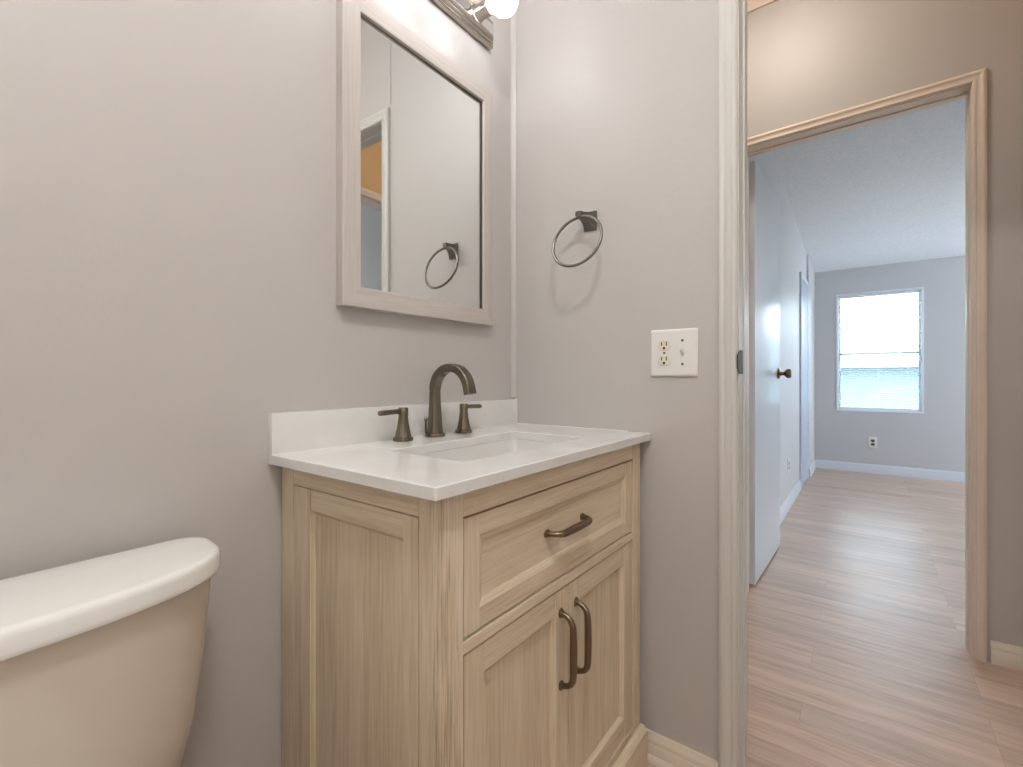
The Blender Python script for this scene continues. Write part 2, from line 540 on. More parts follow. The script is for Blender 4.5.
# far room
WY0, WY1, WZ0, WZ1 = -1.374, -0.664, 0.672, 1.930
struct('wall_far', wall_cells(nb(), 0, XF, XF + 0.1, -3.8, -0.3, 0, 2.3, [(WY0, WY1, WZ0, WZ1), (-3.2, -2.3, WZ0, WZ1)]), 'room_wall', 'pale grey far wall with the bright window', 'wall')
struct('wall_room_left', wall_cells(nb(), 1, YL, YL + 0.1, XH1, XF, 0, 2.75), 'room_wall', 'pale left wall of the far room behind the open door', 'wall')
struct('wall_room_right', wall_cells(nb(), 1, -3.8, -3.7, XH1, XF, 0, 2.75, [(3.4, 4.8, 0.6, 2.0)]), 'room_wall', 'right wall of the far room with an added, unseen daylight opening', 'wall')  # opening added out of view to let more daylight into the far room
bm = nb()
zc = lambda x: 2.215 + 0.105 * (XF - x)
loft(bm, [[(XH1, y, zc(XH1)), (XF + 0.1, y, zc(XF + 0.1)), (XF + 0.1, y, 2.9), (XH1, y, 2.9)] for y in (-3.8, YL + 0.1)])
struct('ceiling_room', bm, 'popcorn', 'sloped textured ceiling of the far room', 'ceiling')
# shallow pier with a closet jamb near the far left corner
bm = nb(); box(bm, (4.42, YL - 0.018, 0), (XF, YL, 2.28), 0.002)
struct('wall_pier', bm, 'room_wall', 'shallow pale pier in the far left corner of the room', 'wall')
clo = thing('door_6', 'bluish flush closet door in the far room left wall near the corner', 'door', (4.1, YL, 0)); clo['kind'] = 'structure'
bm = nb(); box(bm, (3.84, YL - 0.016, 0.012), (4.36, YL + 0.0, 1.935), 0.002); obj('leaf', bm, 'closet', clo)
bm = nb(); framing(bm, [(3.835, 0.0005), (3.835, 1.94), (4.365, 1.94), (4.365, 0.0005)], [(0, -0.0), (0, 0.017), (0.05, 0.017), (0.05, 0)], lambda h, z, t: (h, YL - t, z)); obj('casing', bm, 'door_white', clo)

# ------------------------------------------------------------------ trim
CASING = [(0.0, 0.0), (0.0, 0.010), (0.004, 0.013), (0.010, 0.013), (0.013, 0.0105), (0.020, 0.0115), (0.027, 0.0145), (0.030, 0.0165), (0.036, 0.0165), (0.040, 0.014), (0.044, 0.012), (0.044, 0.0)]
BASEB = [(0.0, 0.0), (0.0, 0.014), (0.042, 0.014), (0.046, 0.0115), (0.054, 0.0125), (0.060, 0.010), (0.066, 0.006), (0.070, 0.0055), (0.071, 0.0)]


def baseboard(name, place, h0, h1, mat, label, height=0.071, shoe=False):
    bm = nb()
    k = height / 0.071
    framing(bm, [(h0, 0.0005), (h1, 0.0005)] if h1 > h0 else [(h1, 0.0005), (h0, 0.0005)], [(a * k, t) for a, t in BASEB], place)
    if shoe:
        framing(bm, [(min(h0, h1), 0.0005), (max(h0, h1), 0.0005)], [(0, 0.0141), (0, 0.024), (0.008, 0.023), (0.014, 0.019), (0.018, 0.0141)], place)
    return struct(name, bm, mat, label, 'baseboard')


def door_frame(name, x_bath, x_out, yl, yr, z_l, z_r, mat, label, sides, kw=1.0):
    """Jamb lining plus mitred casing; yl is the opening's left edge (larger y), heights may differ (the house is out of square)."""
    root = thing(name, label, 'door frame', (x_bath, yl, 0)); root['kind'] = 'structure'
    th = 0.019
    bm = nb()
    a, b = x_bath, x_out
    path = [(yl, 0.0005), (yl, z_l), (yr, z_r), (yr, 0.0005)]
    # the path runs up the left, across to smaller y, and down; the lining lies outside the opening
    framing(bm, path, [(0, a), (0, b), (-th, b), (-th, a)], lambda h, z, t: (t, h, z))
    stop_x = a + (b - a) * 0.55
    framing(bm, path, [(0.0, stop_x), (0.0, stop_x + 0.034), (0.004, stop_x + 0.034), (0.004, stop_x)], lambda h, z, t: (t, h, z))
    obj('jamb', bm, mat, root)
    for xs, sgn in sides:
        bm = nb()
        rev = 0.0025
        outer = [(yl + rev, 0.0005), (yl + rev, z_l + rev), (yr - rev, z_r + rev), (yr - rev, 0.0005)]
        framing(bm, outer, [(-o, t) for o, t in [(o * kw, t) for o, t in CASING]], lambda h, z, t: (xs + sgn * t, h, z))
        obj('casing', bm, mat, root)
    return root


bath_frame = door_frame('door_1', 0.0, 0.085, -0.6835, -1.421, 2.072, 2.072, 'trim', 'white profiled frame of the bathroom doorway with dark strike plate', [(0.0, -1), (0.085, 1)], 0.93)
hall_frame = door_frame('door_2', XH0, XH1, -0.476, -1.2325, 2.079, 2.092, 'hall_trim', 'cream frame of the hall doorway leading to the far room', [(XH0, -1), (XH1, 1)], 0.88)
end_frame = thing('door_3', 'frame of the doorway at the end of the hall seen in the mirror', 'door frame', (0.6, -1.49, 0)); end_frame['kind'] = 'structure'
bm = nb()
framing(bm, [(0.24, 0.0005), (0.24, 2.10), (0.96, 2.10), (0.96, 0.0005)], [(0, -1.59), (0, -1.49), (0.019, -1.49), (0.019, -1.59)], lambda h, z, t: (h, t, z))
obj('jamb', bm, 'hall_trim', end_frame)
bm = nb()
framing(bm, [(0.235, 0.0005), (0.235, 2.105), (0.965, 2.105), (0.965, 0.0005)], CASING, lambda h, z, t: (h, -1.49 + t, z))
obj('casing', bm, 'hall_trim', end_frame)

# strike plate on the bathroom jamb
bm = nb()
box(bm, (0.012, -0.6850, 1.030), (0.040, -0.6830, 1.088), 0.0006)
loft(bm, [[(x, y, 1.059 - h), (x, y, 1.059 + h), (x - 0.0006, y - 0.002, 1.059 + h), (x - 0.0006, y - 0.002, 1.059 - h)]
          for x, y, h in ((0.016, -0.6830, 0.029), (0.004, -0.6835, 0.027), (-0.008, -0.6838, 0.023), (-0.0165, -0.6825, 0.014))])
obj('strike_plate', bm, 'strike', bath_frame)['label'] = 'dark bronze strike plate'

baseboard('baseboard_right', lambda h, z, t: (-t, h, z), -0.638, -0.005, 'bath_base', 'cream moulded baseboard under the switch plate wall', shoe=True)
baseboard('baseboard_back', lambda h, z, t: (h, -t, z), -2.09, -0.775, 'bath_base', 'cream baseboard behind the toilet')
baseboard('baseboard_hall', lambda h, z, t: (XH0 - t, h, z), -1.485, -1.283, 'bath_base', 'white baseboard on the hall wall right of the doorway', 0.078)
baseboard('baseboard_hall_left', lambda h, z, t: (XH0 - t, h, z), -0.438, 1.59, 'trim', 'white baseboard on the hall wall left of the doorway', 0.078)
baseboard('baseboard_far', lambda h, z, t: (XF - t, h, z), -3.69, YL - 0.03, 'door_white', 'white baseboard under the far window', 0.098)
baseboard('baseboard_room_left', lambda h, z, t: (h, YL - t, z), 1.30, 3.78, 'door_white', 'white baseboard beyond the open door', 0.098)
baseboard('baseboard_pier', lambda h, z, t: (h, YL - 0.018 - t, z), 4.43, XF - 0.016, 'door_white', 'short white baseboard on the corner pier', 0.098)
bm = nb()
framing(bm, [(-1.485, 2.70), (1.59, 2.70)], [(0, 0.0), (0, 0.010), (0.012, 0.016), (0.024, 0.024), (0.036, 0.030), (0.0495, 0.034), (0.0495, 0)], lambda h, z, t: (XH0 - t, h, z))
struct('trim_2', bm, 'hall_trim', 'tan crown strip at the top of the hall wall', 'trim')
bm = nb()
loft(bm, [[(0, 0, z), (-0.011, 0, z), (-0.011, -0.003, z), (-0.008, -0.010, z), (-0.003, -0.016, z), (0, -0.016, z)] for z in (0.958, 2.659)])
struct('trim_3', bm, 'bath_wall', 'thin white corner bead where the vanity wall meets the right wall', 'trim')
bm = nb(); box(bm, (-0.003, -0.6405, 2.13), (0, -0.6345, 2.659), 0.001)
struct('trim_4', bm, 'bath_wall', 'thin panel seam above the bathroom doorway seen in the mirror', 'trim')


# ------------------------------------------------------------------ vanity cabinet
XL, XR, YF, ZB, ZT = -0.767, -0.031, -0.448, 0.0, 0.8515
van = thing('vanity_cabinet', 'washed oak bathroom vanity cabinet with one drawer and two doors', 'cabinet', (-0.40, -0.225, 0))


def framed(bm, place, h0, h1, z0, z1, stile, rail, depth, bev, th, mv, mh, mpanel, chamfer=0.0007, stile1=None):
    """Stile-and-rail front: place(h, z, t) with t = 0 on the front face, negative into the cabinet."""
    def pbox(a, b, c, d, t0, t1, mi, bv=chamfer):
        q = nb(); box(q, (a, t0, c), (b, t1, d), bv, mi, 1)
        seed = random.random() * 3
        vm = {v: bm.verts.new(place(v.co.x, v.co.z, v.co.y)) for v in q.verts}
        for f in q.faces:
            face(bm, [vm[v] for v in f.verts], f.material_index, seed)
        q.free()
    s1 = stile1 or stile
    pbox(h0, h0 + stile, z0, z1, -th, 0, mv)
    pbox(h1 - s1, h1, z0, z1, -th, 0, mv)
    pbox(h0 + stile, h1 - s1, z0, z0 + rail, -th, -0.0009, mh)
    pbox(h0 + stile, h1 - s1, z1 - rail, z1, -th, -0.0009, mh)
    pbox(h0 + stile, h1 - s1, z0 + rail, z1 - rail, -th, -depth, mpanel, 0)
    a, b, c, d = h0 + stile, h1 - s1, z0 + rail, z1 - rail
    seeds = [random.random() * 3 for _ in range(4)]
    o = [(a, c), (b, c), (b, d), (a, d)]
    i_ = [(a + bev, c + bev), (b - bev, c + bev), (b - bev, d - bev), (a + bev, d - bev)]
    e = 0.002
    for k in range(4):
        j = (k + 1) % 4
        q = [place(*o[k], -0.0012), place(*o[j], -0.0012), place(*i_[j], -depth + e), place(*i_[k], -depth + e)]
        r = [place(*i_[k], -depth + e), place(*i_[j], -depth + e), place(*i_[j], -depth - 0.001), place(*i_[k], -depth - 0.001)]
        for p in (q, r):
            face(bm, [bm.verts.new(x) for x in p], mh if k in (0, 2) else mv, seeds[k])


def front(h, z, t): return (h, YF - t, z)
def inset(h, z, t): return (h, YF + 0.0025 - t, z)
def side(h, z, t): return (XL - t, h, z)


# carcass, set back behind the face frame and the side frame
bm = nb()
box(bm, (XR - 0.018, -0.428, 0.0), (XR, -0.004, ZT), 0.001)          # right side
box(bm, (XL + 0.020, -0.012, 0.0), (XR - 0.019, -0.004, ZT), 0.0)    # back
box(bm, (XL + 0.020, -0.426, 0.10), (XR - 0.019, -0.013, 0.115), 0.0)  # bottom
box(bm, (XL + 0.020, -0.426, 0.612), (XR - 0.019, -0.36, 0.618), 0.0)  # drawer shelf
obj('carcass', bm, 'wood_z', van)
bm = nb()
box(bm, (XL + 0.021, -0.4265, 0.118), (XR - 0.020, -0.4215, 0.83))  # black board put in as the shade seen through the gaps
obj('shadow_board', bm, 'dark_gap', van)['label'] = 'black board standing for the shade behind the drawer and doors'

bm = nb()   # side panel: apron, post, framed recess
box(bm, (XL, -0.048, 0.0), (XL + 0.018, -0.004, ZT), 0.001, 0)
box(bm, (XL, -0.4285, 0.0), (XL + 0.018, -0.404, ZT), 0.001, 0)
box(bm, (XL, -0.4035, 0.815), (XL + 0.018, -0.0485, ZT), 0.001, 1)
framed(bm, side, -0.4022, -0.0494, 0.05, 0.8132, 0.034, 0.038, 0.008, 0.006, 0.018, 0, 1, 0, stile1=0.058)
obj('side_panel', bm, ['wood_z', 'wood_y'], van)

DX0, DX1 = -0.7165, -0.0795
bm = nb()   # face frame
box(bm, (XL, YF, 0.0), (DX0 - 0.002, YF + 0.0195, ZT), 0.0012, 2)
box(bm, (DX1 + 0.002, YF, 0.0), (XR, YF + 0.020, ZT), 0.0012, 0)
box(bm, (DX0 - 0.0015, YF + 0.0004, 0.8108), (DX1 + 0.0015, YF + 0.020, ZT), 0.001, 1)
box(bm, (DX0 - 0.0015, YF + 0.0004, 0.6035), (DX1 + 0.0015, YF + 0.020, 0.6220), 0.001, 1)
box(bm, (DX0 - 0.0015, YF + 0.0004, 0.08), (DX1 + 0.0015, YF + 0.020, 0.117), 0.001, 1)
obj('face_frame', bm, ['wood_z', 'wood_x', 'wood_zb'], van)

# base plinth wrapping the cabinet
bm = nb()
prof = [(0.0005, 0.001), (0.0005, 0.020), (0.092, 0.020), (0.100, 0.013), (0.102, 0.010), (0.102, 0.001)]
pts = [(XL, -0.006), (XL, YF), (XR, YF)]
rings = []
for i, (x, y) in enumerate(pts):
    ox = -1 if i < 2 else 0
    oy = -1 if i > 0 else 0
    rings.append([(x + ox * t, y + oy * t, z) for z, t in prof])
loft(bm, rings)
obj('plinth', bm, 'wood_x', van)


def pull(parent, p0, p1, out, label):
    """Bow handle between two feet; out is the outward direction."""
    p0, p1, out = Vector(p0), Vector(p1), Vector(out)
    d = (p1 - p0).normalized(); L = (p1 - p0).length
    bm = nb()
    pts, rad = [], []
    key = [(0.0, 0.000, 0.0068), (-0.001, 0.004, 0.0058), (0.001, 0.012, 0.0053), (0.005, 0.020, 0.0056), (0.013, 0.0262, 0.0064), (0.027, 0.0285, 0.0072)]
    for s, o, r in key:
        pts.append(p0 + d * s + out * o); rad.append(r)
    pts.append(p0 + d * (L / 2) + out * 0.0292); rad.append(0.0078)
    for s, o, r in reversed(key):
        pts.append(p1 - d * s + out * o); rad.append(r)
    fine = spline(pts, 5)
    rf = []
    for i in range(len(pts) - 1):
        rf += [rad[i] + (rad[i + 1] - rad[i]) * k / 5 for k in range(5)]
    rf.append(rad[-1])
    tube(bm, fine, rf, 14)
    h = obj('handle', bm, 'pull', parent); h['label'] = label
    for p, sg in ((p0, -1), (p1, 1)):
        bm = nb()
        side_ = d.cross(out).normalized()
        ring = lambda k, o: [p + side_ * (0.008 * k * math.cos(a)) + d * ((0.0078 + (0.0045 if math.sin(a) * sg > 0 else 0)) * k * math.sin(a)) + out * o for a in [2 * math.pi * q / 18 for q in range(18)]]
        loft(bm, [ring(1.0, 0.0002), ring(1.0, 0.002), ring(0.8, 0.0042), ring(0.45, 0.0052)])
        obj('foot', bm, 'pull', h)
    return h


bm = nb(); framed(bm, inset, DX0 + 0.0024, DX1 - 0.0018, 0.6258, 0.8062, 0.036, 0.034, 0.008, 0.011, 0.019, 0, 1, 1)
dr = obj('drawer', bm, ['wood_z', 'wood_x'], van)
pull(dr, (-0.470, YF + 0.0105, 0.720), (-0.333, YF + 0.0105, 0.720), (0, -1, 0), 'dark bow drawer pull')
SP = -0.4035
for x0, x1, hx in ((DX0 + 0.0024, SP - 0.0015, SP - 0.030), (SP + 0.0015, DX1 - 0.0018, SP + 0.030)):
    bm = nb(); framed(bm, inset, x0, x1, 0.120, 0.5992, 0.047, 0.047, 0.010, 0.007, 0.019, 0, 1, 0)
    dd = obj('door', bm, ['wood_z', 'wood_x'], van)
    pull(dd, (hx, YF + 0.0025, 0.552), (hx, YF + 0.0025, 0.412), (0, -1, 0), 'dark bow door pull')

# ------------------------------------------------------------------ countertop, sink, faucet
CT0, CT1 = 0.852, 0.872
SX0, SX1, SY0, SY1 = -0.624, -0.192, -0.366, -0.146
top = thing('countertop', 'white quartz vanity countertop with short backsplash', 'countertop', (-0.395, -0.233, CT0))


def rr_ring(x0, x1, y0, y1, r, z, n=6):
    w, h = x1 - x0, y1 - y0
    return [((x0 + x1) / 2 + a, (y0 + y1) / 2 + b, z) for a, b in rrect(w, h, r, n)]


bm = nb()
EX0, EX1, EY0, EY1 = -0.793, -0.0005, -0.466, -0.0005
ev = 0.0015
hole = rr_ring(SX0, SX1, SY0, SY1, 0.014, CT1)
outer = rr_ring(EX0, EX1, EY0, EY1, 0.004, CT1)
rings = [
    [(x, y, CT0) for x, y, z in hole], [(x, y, CT1 - ev) for x, y, z in hole],
    rr_ring(SX0 - ev, SX1 + ev, SY0 - ev, SY1 + ev, 0.014 + ev, CT1),
    rr_ring(EX0 + ev, EX1 - ev, EY0 + ev, EY1 - ev, 0.004, CT1), [(x, y, CT1 - ev) for x, y, z in outer],
    [(x, y, CT0 + ev) for x, y, z in outer], rr_ring(EX0 + ev, EX1 - ev, EY0 + ev, EY1 - ev, 0.004, CT0), [(x, y, CT0) for x, y, z in hole]]
loft(bm, rings, False, False)
bmesh.ops.remove_doubles(bm, verts=bm.verts, dist=1e-6)
obj('slab', bm, 'quartz', top, 30)
bm = nb(); box(bm, (EX0, -0.0165, CT1 - 0.0005), (-0.003, -0.0005, 0.952), 0.0015)
obj('backsplash', bm, 'quartz', top)
bm = nb(); loft(bm, [[(-0.0005, y, 0.8722), (-0.0025, y, 0.8722), (-0.0005, y, 0.8738)] for y in (-0.0168, -0.40)]); loft(bm, [[(-0.0005, -0.0005, z), (-0.0005, -0.020, z), (-0.003, -0.0175, z), (-0.003, -0.0005, z)] for z in (0.873, 0.954)])
obj('caulk_bead', bm, 'caulk', top)

sink = thing('sink_basin', 'white rectangular undermount basin sunk in the countertop', 'sink', (-0.402, -0.256, 0.73))
bm = nb()
def sr(d, z, r): return rr_ring(SX0 + d, SX1 - d, SY0 + d, SY1 - d, r, z)
loft(bm, [sr(-0.022, 0.8515, 0.05), sr(0.0005, 0.8515, 0.016), sr(0.001, 0.845, 0.018), sr(0.005, 0.80, 0.03), sr(0.012, 0.765, 0.05), sr(0.03, 0.745, 0.055), sr(0.075, 0.7375, 0.03), sr(0.098, 0.735, 0.008),
          ], False, True)
loft(bm, [sr(-0.022, 0.8515, 0.05), sr(-0.022, 0.842, 0.05), sr(-0.012, 0.838, 0.045), sr(-0.006, 0.80, 0.045), sr(0.002, 0.757, 0.055), sr(0.03, 0.733, 0.06), sr(0.098, 0.726, 0.008)], False, True)
bmesh.ops.remove_doubles(bm, verts=bm.verts, dist=1e-6)
obj('basin', bm, 'basin', sink, 50)
bm = nb(); lathe(bm, [(0.0, 0.7405), (0.012, 0.7400), (0.020, 0.7385), (0.022, 0.7360)], (-0.402, -0.256, 0), n=24)
obj('drain', bm, 'pewter', sink)['label'] = 'dark metal drain'

FY = -0.058
CT1 += 0.0004
fau = thing('faucet', 'aged nickel widespread gooseneck faucet with two lever taps', 'faucet', (-0.398, FY, CT1))


def tap(x, sgn):
    bm = nb()
    lathe(bm, [(0.0232, 0.0), (0.0236, 0.004), (0.0228, 0.008), (0.0195, 0.0095), (0.0178, 0.016), (0.0152, 0.028), (0.0128, 0.042), (0.0112, 0.056), (0.0108, 0.062), (0.0116, 0.0605), (0.0116, 0.075), (0.0100, 0.0780), (0.0, 0.0785)], (x, FY, CT1), n=28)
    h = obj('tap', bm, 'bronze', fau)
    bm = nb()
    a = Vector((x + sgn * 0.004, FY, CT1 + 0.0685)); 
    pts = [a + Vector((sgn * s, 0, z)) for s, z in ((0, 0.001), (0.016, 0.001), (0.034, 0.0005), (0.050, 0.0), (0.062, -0.0005), (0.065, -0.0006))]
    rr = [0.0058, 0.0058, 0.0060, 0.0062, 0.0062, 0.0052]
    tube(bm, pts, rr, 16)
    obj('lever', bm, 'bronze', h)


tap(-0.506, -1); tap(-0.297, 1)
FX = -0.4035
bm = nb()
lathe(bm, [(0.0255, 0.0), (0.0258, 0.005), (0.0245, 0.0095), (0.021, 0.0105)], (FX, FY, CT1), n=28)
fb = obj('spout_base', bm, 'bronze', fau)
path = [(FX, FY, CT1 + 0.009), (FX, FY, CT1 + 0.04), (FX, FY, CT1 + 0.08), (FX, FY, CT1 + 0.116)]
R0 = 0.0555; cy, cz = FY - R0, CT1 + 0.116
for k in range(1, 21):
    a = math.radians(8.75 * k)
    rr = R0 + (0.004 if a > 1.57 else 0) * (a - 1.57)
    path.append((FX, cy + rr * math.cos(a), cz + rr * math.sin(a) * 1.02))
tail = Vector(path[-1]); dv = (Vector(path[-1]) - Vector(path[-2])).normalized()
path.append(tail + dv * 0.006); path.append(tail + dv * 0.013)
NPT = len(path)
bm = nb()


def spout_sec(i, s):
    z = Vector(path[i]).z - CT1
    if i <= 3:
        f = max(0.0, 1 - (z - 0.009) / 0.11); w = 0.0255 + 0.0135 * f ** 1.6; h = 0.021 + 0.018 * f ** 1.6
        return rrect(w, h, min(w, h) * (0.30 + 0.15 * f))
    return rrect(0.0255 + 0.004 * s, 0.0212 - 0.002 * s, 0.0042)


sweep(bm, spline(path, 1), spout_sec, up=(1, 0, 0))
sp = obj('spout', bm, 'bronze', fau, 28)
bm = nb(); tube(bm, [(FX - 0.012, FY + 0.021, CT1 + 0.009), (FX - 0.012, FY + 0.021, CT1 + 0.040)], 0.0024, 10)
lathe(bm, [(0.002, 0.038), (0.0046, 0.040), (0.0046, 0.046), (0.0026, 0.049)], (FX - 0.012, FY + 0.021, CT1), n=14)
obj('lift_rod', bm, 'bronze', fau)

CT1 -= 0.0004
# ------------------------------------------------------------------ mirror
MX0, MX1, MZ0, MZ1 = -0.645, -0.1285, 1.178, 1.887
mir = thing('wall_mirror', 'rectangular wall mirror in a pale greywashed wood frame', 'mirror', (-0.3925, 0, MZ0))
bm = nb()
FW = 0.046
prof = [(0, 0.0005), (0, 0.024), (0.0015, 0.0255), (FW - 0.0015, 0.0255), (FW, 0.024), (FW, 0.006), (FW - 0.004, 0.006), (FW - 0.006, 0.0005)]
framing(bm, [(MX0, MZ0), (MX1, MZ0), (MX1, MZ1), (MX0, MZ1)], prof, lambda h, z, t: (h, -t, z), closed=True, mi_fn=lambda i: 0 if i in (0, 2) else 1)
obj('frame', bm, ['frame_x', 'frame_z'], mir)
bm = nb()
ins = FW - 0.0012
framing(bm, [(MX0 + ins, MZ0 + ins), (MX1 - ins, MZ0 + ins), (MX1 - ins, MZ1 - ins), (MX0 + ins, MZ1 - ins)], [(0, 0.0125), (0, 0.0190), (0.0012, 0.0190), (0.0012, 0.0165), (0.0026, 0.0165), (0.0026, 0.0125)], lambda h, z, t: (h, -t, z), closed=True)
obj('inner_lip', bm, 'lip', mir)['label'] = 'dark inner lip around the glass'
bm = nb(); box(bm, (MX0 + FW - 0.004, -0.0145, MZ0 + FW - 0.004), (MX1 - FW + 0.004, -0.011, MZ1 - FW + 0.004))
for v in bm.verts: v.co.y += 0.006 * (v.co.x + 0.39)        # the glass sits a hair out of true in its frame
obj('mirror_glass', bm, 'mirror', mir, 0)['label'] = 'reflective mirror glass'

# ------------------------------------------------------------------ vanity light bar
LX0, LX1, LZ0, LZ1 = -0.752, -0.124, 2.026, 2.106
bar = thing('vanity_light', 'brushed nickel light bar with lit globe bulbs above the mirror', 'wall light', (-0.438, 0, 2.066))
bm = nb()
prof = [(0.003, 0.0005), (0.003, 0.005), (0, 0.007), (0, 0.017), (0.003, 0.021), (0.0065, 0.0215), (0.007, 0.025), (0.0105, 0.028), (0.0135, 0.0285), (0.014, 0.032), (0.018, 0.0355), (0.0225, 0.036), (0.025, 0.0335), (0.025, 0.0005)]
framing(bm, [(LX0, LZ0), (LX1, LZ0), (LX1, LZ1), (LX0, LZ1)], prof, lambda h, z, t: (h, -t, z), closed=True)
obj('stepped_rim', bm, 'nickel', bar, 25)
bm = nb(); box(bm, (LX0 + 0.0245, -0.0340, LZ0 + 0.0245), (LX1 - 0.0245, -0.001, LZ1 - 0.0245), 0.001)
obj('backplate', bm, 'chrome', bar)
for x in (-0.667, -0.517, -0.367, -0.217):
    bm = nb()
    lathe(bm, [(0.0245, 0.0), (0.0245, 0.005), (0.021, 0.0065), (0.0205, 0.012), (0.0205, 0.042), (0.0225, 0.045), (0.0225, 0.052), (0.0185, 0.054)], (x, -0.0342, 2.066), (0, -1, 0), 28)
    so = obj('socket', bm, 'nickel', bar)
    bm = nb()
    R = 0.0405
    pr = [(0.014, 0.0), (0.016, 0.008)] + [(R * math.sin(a), 0.052 - R * math.cos(a)) for a in [math.radians(d) for d in range(28, 180, 8)]] + [(0.0, 0.052 + R)]
    lathe(bm, pr, (x, -0.0800, 2.060), (0, -1, 0), 32)
    obj('bulb', bm, 'bulb', so)['label'] = 'glowing white globe bulb'

# ------------------------------------------------------------------ towel ring
tr = thing('towel_ring', 'dark pewter towel ring hanging on a square wall mount', 'towel ring', (0, -0.285, 1.475))
bm = nb()
secs = []
for x, yc, zt_, zb_, w in ((-0.0006, -0.286, 1.505, 1.450, 0.041), (-0.005, -0.286, 1.505, 1.450, 0.041), (-0.009, -0.286, 1.502, 1.455, 0.036), (-0.018, -0.284, 1.499, 1.464, 0.029), (-0.030, -0.281, 1.4965, 1.472, 0.023), (-0.042, -0.278, 1.495, 1.476, 0.0195), (-0.056, -0.276, 1.494, 1.4775, 0.0175), (-0.060, -0.276, 1.493, 1.4785, 0.016)):
    h = zt_ - zb_
    secs.append([(x, yc + a, (zt_ + zb_) / 2 + b) for a, b in rrect(w, h, 0.0025, 2)])
loft(bm, secs)
obj('mount', bm, 'pewter', tr, 40)
bm = nb()
RR = 0.0760
TH = math.radians(16)                      # the ring stands off the wall at its lower edge
cpt = Vector((-0.0728, -0.2798, 1.4045))
dn = Vector((math.sin(TH), 0, math.cos(TH))); ax = Vector((math.cos(TH), 0, -math.sin(TH)))
ring = [[cpt + ax * (0.0043 * math.sin(b)) + Vector((0, 1, 0)) * ((RR + 0.0043 * math.cos(b)) * math.cos(a)) + dn * ((RR + 0.0043 * math.cos(b)) * math.sin(a)) for b in [2 * math.pi * q / 12 for q in range(12)]] for a in [2 * math.pi * k / 72 for k in range(72)]]
R_ = [[bm.verts.new(p) for p in r] for r in ring]
for i in range(72):
    for j in range(12):
        face(bm, (R_[i][j], R_[i][(j + 1) % 12], R_[(i + 1) % 72][(j + 1) % 12], R_[(i + 1) % 72][j]))
obj('ring', bm, 'pewter', tr, 60)


# ------------------------------------------------------------------ switch plate and outlets
def receptacle(parent, place, hc, zc_, k=1.0, mat='ivory'):
    """One socket face; place(h, z, t)."""
    bm = nb()
    def ringp(r, t):
        out = []
        for q in range(28):
            a = 2 * math.pi * q / 28
            out.append(place(hc + r * math.cos(a), zc_ + max(-0.80 * r, min(0.80 * r, r * math.sin(a))), t))
        return out
    r = 0.0172 * k
    loft(bm, [ringp(r, 0.003), ringp(r, 0.0078), ringp(r * 0.94, 0.0086)])
    f = obj('socket', bm, mat, parent); f['label'] = 'three-hole power socket'
    bm = nb()
    for dh, w, hh in ((-0.0062, 0.0026, 0.0085), (0.0062, 0.0026, 0.0105)):
        q = [place(hc + dh * k + a * w * k / 2, zc_ + 0.0042 * k + b * hh * k / 2, t) for t in (0.0084, 0.0089) for a, b in ((-1, -1), (1, -1), (1, 1), (-1, 1))]
        loft(bm, [q[:4], q[4:]])
    loft(bm, [[place(hc + 0.0034 * k * math.cos(a), zc_ - 0.0072 * k + 0.0034 * k * math.sin(a), t) for a in [2 * math.pi * u / 14 for u in range(14)]] for t in (0.0084, 0.0089)])
    obj('slot', bm, 'slot', f)


def screw(parent, place, h, z, mat='screw'):
    bm = nb()
    loft(bm, [[place(h + r * math.cos(a), z + r * math.sin(a), t) for a in [2 * math.pi * u / 14 for u in range(14)]] for r, t in ((0.0034, 0.0055), (0.0034, 0.0072), (0.0022, 0.0079))])
    obj('screw', bm, mat, parent)


def cover(bm, place, h0, h1, z0, z1):
    def rg(d, t): return [place((h0 + h1) / 2 + a, (z0 + z1) / 2 + b, t) for a, b in rrect(h1 - h0 - 2 * d, z1 - z0 - 2 * d, 0.004, 3)]
    loft(bm, [rg(0, 0.0005), rg(0, 0.003), rg(0.0012, 0.0050), rg(0.005, 0.0066), rg(0.007, 0.0068)])


RW = lambda h, z, t: (-t, -h, z)        # right wall: h runs towards the doorway
pl = thing('switch_plate', 'white double wall plate with two sockets and a toggle switch', 'switch plate', (0, -0.528, 1.087))
bm = nb(); cover(bm, RW, 0.467, 0.589, 1.0235, 1.1475); obj('cover_plate', bm, 'plastic', pl)
receptacle(pl, RW, 0.5045, 1.1055); receptacle(pl, RW, 0.5045, 1.0665)
screw(pl, RW, 0.5045, 1.086)
bm = nb(); box(bm, (-0.0074, -0.5565, 1.0735), (-0.0060, -0.5465, 1.0985), 0.0004); o = obj('toggle_surround', bm, 'plastic', pl)
bm = nb()
loft(bm, [[RW(0.5515 + a, zc0 + b, t) for a, b in rrect(w, h, 0.0012, 2)] for t, zc0, w, h in ((0.006, 1.0865, 0.0088, 0.016), (0.012, 1.0900, 0.0080, 0.012), (0.0195, 1.0945, 0.0070, 0.0085), (0.0205, 1.0950, 0.0058, 0.0070))])
obj('toggle', bm, 'plastic', pl)
screw(pl, RW, 0.5515, 1.117); screw(pl, RW, 0.5515, 1.056)


def outlet(label, place, h, z, loc):
    t = thing('wall_outlet', label, 'outlet', loc, None)
    bm = nb(); cover(bm, place, h - 0.036, h + 0.036, z - 0.058, z + 0.058); obj('cover_plate', bm, 'plastic', t)
    receptacle(t, place, h, z + 0.0195, 1.0, 'pewter'); receptacle(t, place, h, z - 0.0195, 1.0, 'pewter')
    screw(t, place, h, z)


